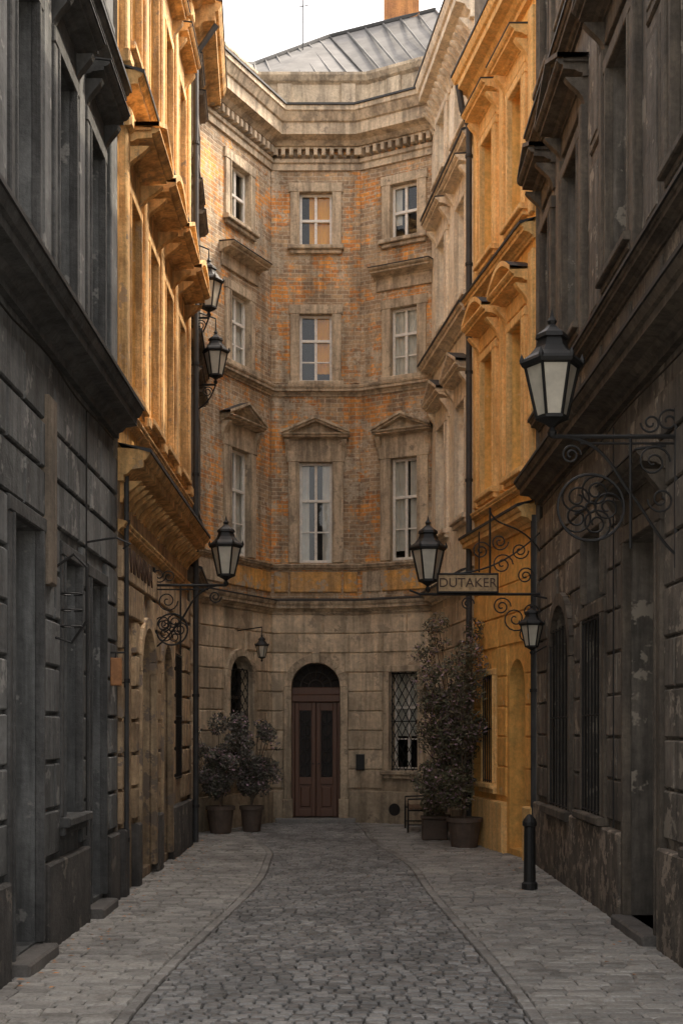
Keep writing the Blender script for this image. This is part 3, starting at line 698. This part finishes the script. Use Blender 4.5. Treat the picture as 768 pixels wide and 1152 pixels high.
ledge(B.p('cornices'),f,0.005,L-.005,9.35,.22,.24,'rotrim'); ledge(B.p('cornices'),f,0.005,L-.005,13.0,.5,.42,'rotrim')
for i,o in enumerate(U):
    window(B,f,*o,rev=.28,fm='ogframe'); surround(T,f,*o,.14,'rotrim',.07); hood(T,f,o[0]-.28,o[1]+.28,o[3]+.45,'seg' if o[2]<8 else 'flat','rotrim',.34,.18)
for s in (.12,1.65,3.25):
    for z0,z1 in ((5.85,9.2),(9.75,12.85)): box(T,f,s-.1,s+.1,-.005,.06,z0,z1,'rotrim',.02)
window(B,f,*g[1][:4],rev=.28,fm='dframe'); surround(T,f,*g[1],.1,'rotrim',.06); grille(B,f,*g[1],.04,False)
D=B.p('door'); box(D,f,.55,1.35,-.36,-.28,.1,2.7,'darkwood'); D.face([f(.55,-.29,2.6),f(1.35,-.29,2.6),f(1.35,-.29,3.1),f(.55,-.29,3.1)],'room')
for q in (.6,.98): box(D,f,q,q+.32,-.28,-.25,.3,2.55,'darkwood',.02)
body(B,f,0,L,13.5); B.finish()
# ============================================================ CREAM BUILDING
B=Obj("cream_stucco_building"); f=fRC; Wl=B.p('walls'); T=B.p('trim'); L=f.L
cs=[.95,2.75]
U=[(c-.4,c+.4,a,b) for c in cs for a,b in ((5.9,8.0),(9.9,11.7),(13.0,14.2))]; g=[(.6,1.3,1.0,3.0),(2.5,3.2,.1,3.1)]
wall(Wl,f,0,L,4.6,15,U,'cream',rev=.22); wall(Wl,f,0,L,0,4.6,g,'estone',rev=.3)
rustic(Wl,f,.01,L,.1,4.4,g,'estone',ch=.42,bw=.9,pad=.12)
ledge(B.p('cornices'),f,0.005,L,4.55,.26,.24,'crtrim'); ledge(B.p('cornices'),f,0.005,L,9.3,.26,.28,'crtrim'); ledge(B.p('cornices'),f,0.005,L,12.4,.2,.22,'crtrim')
ledge(B.p('cornices'),f,0.005,L,14.6,.6,.42,'crtrim')
for k in range(16): console(B.p('cornices'),f,.15+k*.245,.1,14.3,14.62,.26,'crtrim')
for o in U:
    window(B,f,*o,fm='wframe',curt=('curt_w',[(0,1,.3)])); surround(T,f,*o,.15,'crtrim',.06)
    if o[2]<12: hood(T,f,o[0]-.3,o[1]+.3,o[3]+.4,'tri' if o[2]<8 else 'flat','crtrim',.3,.16)
D=B.p('door'); box(D,f,2.5,3.2,-.36,-.3,.1,3.1,'darkwood'); window(B,f,*g[0],rev=.3,fm='dframe'); grille(B,f,*g[0],.03,False)
body(B,f,0,L,15.2); B.finish()
# ============================================================ GROUND
g=MB(); g.face([(-300,-300,-.035),(300,-300,-.035),(300,300,-.035),(-300,300,-.035)],'grout'); g.build("ground")
g=MB(); g.face([(-60,-80,-.031),(60,-80,-.031),(60,3.45,-.031),(-60,3.45,-.031)],'paver'); g.build("added_bounce_pavement")  # unseen square behind the camera, added to bounce sunlight onto the facades
def lerp(tab,y):
    if y<=tab[0][0]: return tab[0][1]
    for (a,p),(b,q) in zip(tab,tab[1:]):
        if y<=b:
            t=(y-a)/(b-a); t=t*t*(3-2*t); return p+(q-p)*t
    return tab[-1][1]
eL=[(0,-1.58),(8.4,-1.46),(17.2,-1.04),(19.5,-1.08),(24.5,-1.75),(26.5,-1.9)]
eR=[(0,1.45),(8.4,1.30),(17,1.02),(24,.45),(26.5,.3)]
wL=[(0,-2.72),(14.7,-2.72),(14.8,-2.68),(21.4,-2.68),(24,-2.9),(24.1,-2.86),(26.6,-1.5)]
wR=[(0,2.97),(18.5,2.97),(22,2.42),(25.9,1.95),(26.67,.6)]
def stone(mb,c,top,mat,dome=.004):
    cx=sum(p[0] for p in c)/4; cy=sum(p[1] for p in c)/4; mb.rnd=R.random()
    up=[(p[0]+(cx-p[0])*.16,p[1]+(cy-p[1])*.16,top+R.uniform(-.002,.002)) for p in c]; lo=[(p[0],p[1],top-.014) for p in c]; bt=[(p[0],p[1],-.04) for p in c]
    for i in range(4):
        j=(i+1)%4; mb.face([lo[i],lo[j],up[j],up[i]],mat,smooth=False)
        mb.face([up[i],up[j],(cx,cy,top+dome)],mat)
        mb.face([bt[i],bt[j],lo[j],lo[i]],mat)
def rows(mb,xa,xb,y0,y1,pitch,w0,w1,gap,mat,arc=.0,zf=None,jit=.006,mn=.05):
    y=y0; k=0
    while y<y1:
        a,b=xa(y),xb(y)
        if b-a>.1:
            x=a-R.uniform(0,w0)
            while x<b:
                w=R.uniform(w0,w1); l,r=max(x,a),min(x+w,b)
                if r-l>mn:
                    q=lambda X,Y:(X+R.uniform(-jit,jit),Y+arc*(X*X)+R.uniform(-jit,jit))
                    h=gap/2
                    c=[q(l+h,y+h),q(r-h,y+h),q(r-h,y+pitch-h),q(l+h,y+pitch-h)]
                    top=(zf(x) if zf else 0)+R.uniform(-.005,.005)
                    stone(mb,c,top,mat)
                x+=w
        y+=pitch; k+=1
road=MB(); rows(road,lambda y:lerp(eL,y)+.004,lambda y:lerp(eR,y)-.004,3.5,27.5,.105,.10,.17,.013,'cobble',-.05,lambda x:.004-.003*(x*x),mn=.025)
road.build("cobblestone_road")
pv=MB(); rows(pv,lambda y:lerp(wL,y),lambda y:lerp(eL,y)-.10,3.5,26.8,.135,.20,.30,.009,'paver',jit=.003,mn=.02)
rows(pv,lambda y:lerp(eR,y)+.10,lambda y:lerp(wR,y),3.5,26.9,.135,.20,.30,.009,'paver',jit=.003,mn=.02)
pv.build("pavement")
kb=MB()
for tab,sg in ((eL,-1),(eR,1)):
    y=3.5
    while y<26.4:
        l=R.uniform(.22,.4); a,b=lerp(tab,y),lerp(tab,y+l); i0,o0,i1,o1=a+sg*.004,a+sg*.10,b+sg*.004,b+sg*.10
        stone(kb,[(min(i0,o0),y+.004),(max(i0,o0),y+.004),(max(i1,o1),y+l-.004),(min(i1,o1),y+l-.004)],-.002,'kerb'); y+=l
kb.build("kerb")
lv=MB()
for _ in range(150):
    sd=R.random()<.75; y=R.uniform(9.5,24); x=(-2.55+abs(R.gauss(0,.35))) if sd else (2.6-abs(R.gauss(0,.3))-(max(0,y-18)*.13))
    a=R.uniform(0,6.28); s=R.uniform(.018,.035); lv.rnd=R.random(); ca,sa=math.cos(a)*s,math.sin(a)*s; z=.016
    lv.face([(x-ca,y-sa,z),(x+sa*.6,y-ca*.6,z+.006),(x+ca,y+sa,z+.002),(x-sa*.6,y+ca*.6,z+.008)],'dryleaf')
lv.build("fallen_leaves")
# ============================================================ LAMPS
def lantern(O,c,s=1.0):
    m=O.p('lantern_frame'); gl=O.p('lantern_glass'); x,y,z=c
    lathe(m,c,[(0,0),(.03*s,.02*s),(.045*s,.06*s),(.02*s,.10*s),(.06*s,.13*s),(.12*s,.16*s),(.15*s,.17*s),(.15*s,.20*s),(.13*s,.205*s)],6,'iron',False)
    lathe(gl,c,[(.125*s,.205*s),(.225*s,.64*s)],6,'milk',False)
    lathe(m,c,[(.225*s,.63*s),(.27*s,.64*s),(.285*s,.67*s),(.27*s,.70*s),(.20*s,.75*s),(.15*s,.81*s),(.125*s,.88*s),(.15*s,.89*s),(.14*s,.93*s),(.07*s,.98*s),(.03*s,1.02*s),(.045*s,1.05*s),(.02*s,1.09*s),(0,1.17*s)],6,'iron',False)
    for k in range(6):
        a=math.pi*k/3; tube(m,[(x+.14*s*math.cos(a),y+.14*s*math.sin(a),z+.2*s),(x+.24*s*math.cos(a),y+.24*s*math.sin(a),z+.65*s)],.014*s,'iron',4)
        lathe(m,(x+.27*s*math.cos(a),y+.27*s*math.sin(a),z+.67*s),[(.02*s,0),(.025*s,.03*s),(0,.09*s)],5,'iron')
def spiral(cx,cz,r0,r1,a0,a1,n=28):
    return [(cx+(r0+(r1-r0)*k/n)*math.cos(a0+(a1-a0)*k/n), cz+(r0+(r1-r0)*k/n)*math.sin(a0+(a1-a0)*k/n)) for k in range(n+1)]
def bez(p0,p1,p2,p3,n=16):
    return [tuple((1-t)**3*a+3*(1-t)**2*t*b+3*(1-t)*t*t*c+t**3*d for a,b,c,d in zip(p0,p1,p2,p3)) for t in [k/n for k in range(n+1)]]
def rosette(m,y,cx,cz,r,rt=.011):
    P=lambda L:[(a,y,b) for a,b in L]
    tube(m,P(spiral(cx,cz,r,r,0,2*math.pi,32)),rt*1.2,'iron',5)
    for k in range(5):
        a=2*math.pi*k/5
        tube(m,P(spiral(cx+r*.5*math.cos(a),cz+r*.5*math.sin(a),r*.48,r*.1,a,a+3.6*math.pi,30)),rt*.8,'iron',4)
    tube(m,P(spiral(cx,cz,r*.15,r*.15,0,2*math.pi,12)),rt,'iron',4)
pi=math.pi
def wall_lamp(name,y,xw,xl,zarm,s,side,zdrop=1.05,ros=.30,rosx=None):
    O=Obj(name); m=O.p('bracket'); P=lambda L:[(a,y,b) for a,b in L]
    tube(m,[(xl,y,zarm),(xw,y,zarm)],.020,'iron',6); tube(m,[(xl+side*.25,y,zarm-.06),(xw,y,zarm-.06)],.011,'iron',6)
    lantern(O,(xl,y,zarm-.02),s)
    L=abs(xw-xl); X=lambda t:xl+side*t*L
    tube(m,P(bez((X(.1),zarm),(X(.45),zarm-.05),(X(.5),zarm-.35),(X(.62),zarm-.5))),.015,'iron')
    tube(m,P(bez((X(.62),zarm-.5),(X(.72),zarm-.62),(X(.85),zarm-zdrop*.9),(X(1),zarm-zdrop))),.013,'iron')
    cx=X(.34) if rosx is None else rosx
    rosette(m,y,cx,zarm-.62,ros)
    tube(m,[(X(.62),y,zarm+.02),(X(.62),y,zarm-.98)],.014,'iron')
    for (a,b,r,t0,t1) in ((.8,-.22,.15,0,3.6*pi),(.86,-.55,.12,pi,4.4*pi),(.78,.12,.09,pi,4*pi),(.15,-.16,.09,0,3.4*pi),(.92,.14,.11,0,3.2*pi)):
        tube(m,P(spiral(X(a),zarm+b,r,.02,t0,t0+(t1-t0)*side)),.010,'iron',5)
    x0=xw-side*.02
    tube(m,[(x0,y,zarm+.25),(x0,y,zarm-zdrop-.1)],.024,'iron',6)
    return O
O=wall_lamp("wall_street_lamp",10.9,2.95,1.84,4.56,.98,1,ros=.29,rosx=2.18); O.finish()
O=wall_lamp("wall_street_lamp",17.5,-2.65,-1.62,4.02,.86,-1,ros=.22,rosx=-2.38,zdrop=.9); O.finish()
O=Obj("lamp_with_shop_sign"); m=O.p('bracket'); y=18.3; P=lambda L:[(a,y,b) for a,b in L]
tube(m,[(1.15,y,3.98),(2.95,y,3.98)],.022,'iron'); lantern(O,(1.27,y,4.0),.98)
tube(m,[(1.0,y,4.04),(1.15,y,3.98)],.018,'iron')
tube(m,[(2.93,y,3.2),(2.93,y,5.3)],.022,'iron'); tube(m,[(2.18,y,3.98),(2.18,y,5.25)],.016,'iron'); tube(m,[(2.02,y,4.3),(2.02,y,4.9)],.012,'iron')
tube(m,P(bez((2.18,5.2),(2.3,4.9),(2.6,5.1),(2.93,4.6))),.013,'iron')
tube(m,P(bez((1.5,4.27),(1.9,4.3),(2.3,4.3),(2.93,4.9))),.013,'iron')
for (a,b,r,s) in ((2.05,4.62,.14,1),(2.32,4.75,.13,-1),(2.36,4.42,.16,1),(2.62,4.62,.13,-1),(2.7,4.25,.13,1),(2.35,3.8,.14,1),(2.55,3.62,.2,-1),(2.78,3.72,.12,1),(2.72,3.4,.13,-1),(1.85,3.84,.1,1)):
    tube(m,P(spiral(a,b,r,.02,0,s*3.7*pi)),.011,'iron',5)
sg=O.p('sign_board'); fs=F((1.42,y-.02),(2.30,y-.02),1)
box(sg,fs,0,.86,-.03,.02,4.01,4.27,'signp',.008)
for a,b,c_,d_ in ((-.02,.88,3.995,4.02),(-.02,.88,4.26,4.285)): box(sg,fs,a,b,-.04,.035,c_,d_,'iron',.005)
for a in (-.02,.86): box(sg,fs,a,a+.02,-.04,.034,4.02,4.26,'iron',.004)
e=O.finish(); text(e,"lettering","DUTAKER",(1.85,y-.045,4.14),(pi/2,0,0),.19,'signl')
O=Obj("small_wall_lantern"); m=O.p('bracket'); lantern(O,(2.70,17.7,3.05),.66); tube(m,[(2.95,17.7,3.05+.8),(2.70,17.7,3.05+.85),(2.70,17.7,3.05+.76)],.014,'iron'); tube(m,[(2.95,17.7,3.2),(2.70,17.7,3.06)],.012,'iron'); O.finish()
for (x,y,z,s) in ((-2.32,21.8,9.2,.95),(-2.28,22.6,8.25,.9)):
    O=Obj("high_wall_lantern"); m=O.p('bracket'); lantern(O,(x,y,z),s)
    tube(m,[(x,y,z),(-2.7,y,z)],.02,'iron'); tube(m,[(a,y,b) for a,b in bez((x,z),(x-.1,z-.3),(-2.5,z-.4),(-2.7,z-.5))],.014,'iron'); tube(m,[(x,y,z+1.1*s),(x,y,z+1.2),(-2.7,y,z+1.35)],.014,'iron')
    tube(m,[(a,y,b) for a,b in spiral(x-.15,z-.13,.1,.02,0,3.5*pi)],.01,'iron',5); O.finish()
x,y=-1.85,25.2
O=Obj("small_wall_lantern"); m=O.p('bracket'); lantern(O,(x+.25,y-.15,3.35),.5); tube(m,[(x-.35,y+.3,4.0),(x+.25,y-.15,4.05),(x+.25,y-.15,3.9)],.012,'iron'); O.finish()
def pipe(pts,r=.05,rings=()):
    O=Obj("drainpipe"); m=O.p('pipe'); tube(m,pts,r,'lead',10)
    z0=min(p[2] for p in pts); z1=max(p[2] for p in pts); z=z0+.6
    while z<z1-.8:
        lathe(m,(pts[-1][0],pts[-1][1],z),[(r,0),(r+.014,.0),(r+.014,.05),(r,.05)],10,'iron'); z+=1.9
    O.finish()
pipe([(2.05,21.85,13.3),(2.12,21.9,12.9),(2.24,21.9,12.6),(2.24,21.9,0.05)],.055)
pipe([(2.87,18.62,5.2),(2.87,18.62,.05)],.045)
pipe([(-2.15,21.4,14.1),(-2.5,21.4,13.6),(-2.5,21.4,.05)],.05)
pipe([(-2.57,14.9,5.3),(-2.57,14.9,.05)],.03)
O=Obj("bollard"); m=O.p('post'); lathe(m,(2.34,15.5,0),[(.10,0),(.10,.08),(.075,.10),(.07,.78),(.09,.80),(.09,.84),(.07,.88),(.03,.93),(0,.94)],12,'iron'); O.finish()
# ============================================================ PLANTS
def leafcloud(mb,blobs,n,size,mat,fl=0):
    tot=sum(b[3]*b[4]*b[5] for b in blobs)
    for cx,cy,cz,rx,ry,rz in blobs:
        k=int(n*rx*ry*rz/tot)
        for _ in range(k):
            while True:
                u=[R.uniform(-1,1) for _ in range(3)]
                if sum(a*a for a in u)<1: break
            p=Vector((cx+u[0]*rx,cy+u[1]*ry,cz+u[2]*rz))
            a=Vector((R.gauss(0,1),R.gauss(0,1),R.gauss(0,1))).normalized(); b=a.orthogonal().normalized(); s=size*R.uniform(.6,1.4)
            mb.rnd=R.random()
            mb.face([tuple(p-a*s),tuple(p+b*s*.45),tuple(p+a*s),tuple(p-b*s*.45)],'flower' if R.random()<fl else mat)
def pot(O,c,r,h,mat='terracotta',n=20):
    m=O.p('pot'); lathe(m,c,[(0,.0),(r*.72,0),(r*.75,.03),(r*.95,h*.85),(r*1.05,h*.86),(r*1.05,h),(r*.9,h),(r*.88,h*.9)],n,mat); lathe(O.p('soil'),c,[(r*.9,h*.9),(0,h*.92)],n,'soil')
def shrub(name,c,r,h,ph,w,top,seed,mat,n,fl=.1):
    O=Obj(name); rr=random.Random(seed); pot(O,c,r,ph); br=O.p('branches'); bl=[]
    tips=[]
    for k in range(24):
        a=rr.uniform(0,2*pi); e=rr.uniform(.15,1)*w; z=ph+(top-ph)*rr.uniform(.3,1)
        q=bez((c[0],c[1],ph*.9),(c[0],c[1],ph+.25),(c[0]+e*.5*math.cos(a),c[1]+e*.4*math.sin(a),ph+(z-ph)*.6),(c[0]+e*math.cos(a),c[1]+e*.7*math.sin(a),z),8)
        tube(br,q,.014,'bark',5,.004); tips.append(q[-1]); tips.append(q[5])
    for t in tips: 
        s=rr.uniform(.09,.24); bl.append((t[0],t[1],t[2],s,s,s*rr.uniform(.7,1.1)))
    leafcloud(O.p('leaves'),bl,n,.034,mat,fl); O.finish()
shrub("potted_shrub",(-2.32,23.9,0),.27,1,.52,.55,2.15,1,'leafp',6500)
shrub("potted_shrub",(-1.75,24.3,0),.23,1,.50,.50,2.2,2,'leafp',6000)
O=Obj("potted_climbing_tree"); pot(O,(2.08,21.1,0),.30,.5); br=O.p('trunk'); bl=[]; rr=random.Random(5)
for k in range(34):
    x=rr.uniform(1.25,2.28); z=rr.uniform(1.0,3.75); 
    y=21.0+rr.uniform(-.2,.8)
    q=bez((2.08,21.1,.4),(2.06,21.15,1.3),(1.98+(x-2.0)*.3,y,z*.6),(x,y,z),12)
    tube(br,q,.028,'bark',6,.005)
    for j in (7,9,11,12):
        s=rr.uniform(.09,.26); t=q[j]; bl.append((t[0]+rr.uniform(-.12,.12),t[1],t[2]+rr.uniform(-.12,.12),s,s,s))
leafcloud(O.p('leaves'),bl,14000,.034,'leaf',.14); O.finish()
shrub("potted_shrub",(1.80,22.9,0),.2,1,.42,.34,1.9,4,'leaf',3200)
O=Obj("planter_box"); m=O.p('box'); fp=F((1.45,22.3),(1.90,22.3),1); box(m,fp,0,.45,-.3,0,0,.38,'terracotta',.02); box(m,fp,-.02,.47,-.32,.02,.38,.43,'terracotta',.01); leafcloud(O.p('leaves'),[(1.67,22.45,.62,.25,.18,.24)],900,.035,'leaf',.1); O.finish()
# bench against the right-hand wall, seen end on
O=Obj("wooden_bench"); m=O.p('iron_ends'); fb=F((1.28,23.9),(1.28,25.1),-1)   # s runs along the bench, -d towards the wall
for s in (.08,1.12):
    tube(m,[fb(s,0,.0),fb(s,0,.44)],.022,'iron'); tube(m,[fb(s,-.38,0),fb(s,-.38,.44),fb(s,-.46,.88)],.022,'iron')
    tube(m,[fb(s,.0,.43),fb(s,-.40,.43)],.02,'iron'); tube(m,[fb(s,.0,.15),fb(s,-.38,.15)],.014,'iron')
    tube(m,[fb(s,.0,.44),fb(s,.0,.64),fb(s,-.42,.66)],.018,'iron')
for k in range(4): box(O.p('seat'),fb,0,1.2,-.03-.1*k-.075,-.03-.1*k+.01,.455,.48,'benchwood',.0)
for k in range(3): box(O.p('backrest'),fb,0,1.2,-.425-.02*k,-.40-.02*k,.56+.11*k,.64+.11*k,'benchwood',.0)
O.finish()
# ============================================================ LIGHT / WORLD / CAMERA
S=Vector((1,.5,1.5)).normalized()
el=math.asin(S.z); az=math.atan2(S.x,S.y)
w=bpy.data.worlds.new("World"); bpy.context.scene.world=w; w.use_nodes=True; nt=w.node_tree
sk=nt.nodes.new("ShaderNodeTexSky"); sk.sky_type='NISHITA'; sk.sun_disc=False; sk.sun_elevation=el; sk.sun_rotation=az; sk.dust_density=5; sk.air_density=1.0; sk.ozone_density=1
hs=nt.nodes.new("ShaderNodeHueSaturation"); hs.inputs["Saturation"].default_value=.3; nt.links.new(sk.outputs[0],hs.inputs["Color"])
wm=mix(nt,hs.outputs[0],(1.08,1.0,.91),1.0,'MULTIPLY')
bg=nt.nodes["Background"]; nt.links.new(wm,bg.inputs[0]); bg.inputs[1].default_value=.7
l=bpy.data.lights.new("sun",'SUN'); l.energy=5; l.angle=math.radians(.5); l.color=(1,.87,.68)
lo=bpy.data.objects.new("sun",l); lo.rotation_euler=(-S).to_track_quat('-Z','Y').to_euler(); bpy.context.scene.collection.objects.link(lo)
cd=bpy.data.cameras.new("camera"); cd.sensor_width=36; cd.lens=43.75; cd.shift_y=.2118; cd.clip_end=1000; cd.clip_start=.05
co=bpy.data.objects.new("camera",cd); co.location=(0,0,2); co.rotation_euler=(pi/2,0,0); bpy.context.scene.collection.objects.link(co); bpy.context.scene.camera=co
sc_=bpy.context.scene; sc_.view_settings.view_transform='Standard'; sc_.view_settings.look='None'; sc_.view_settings.exposure=0
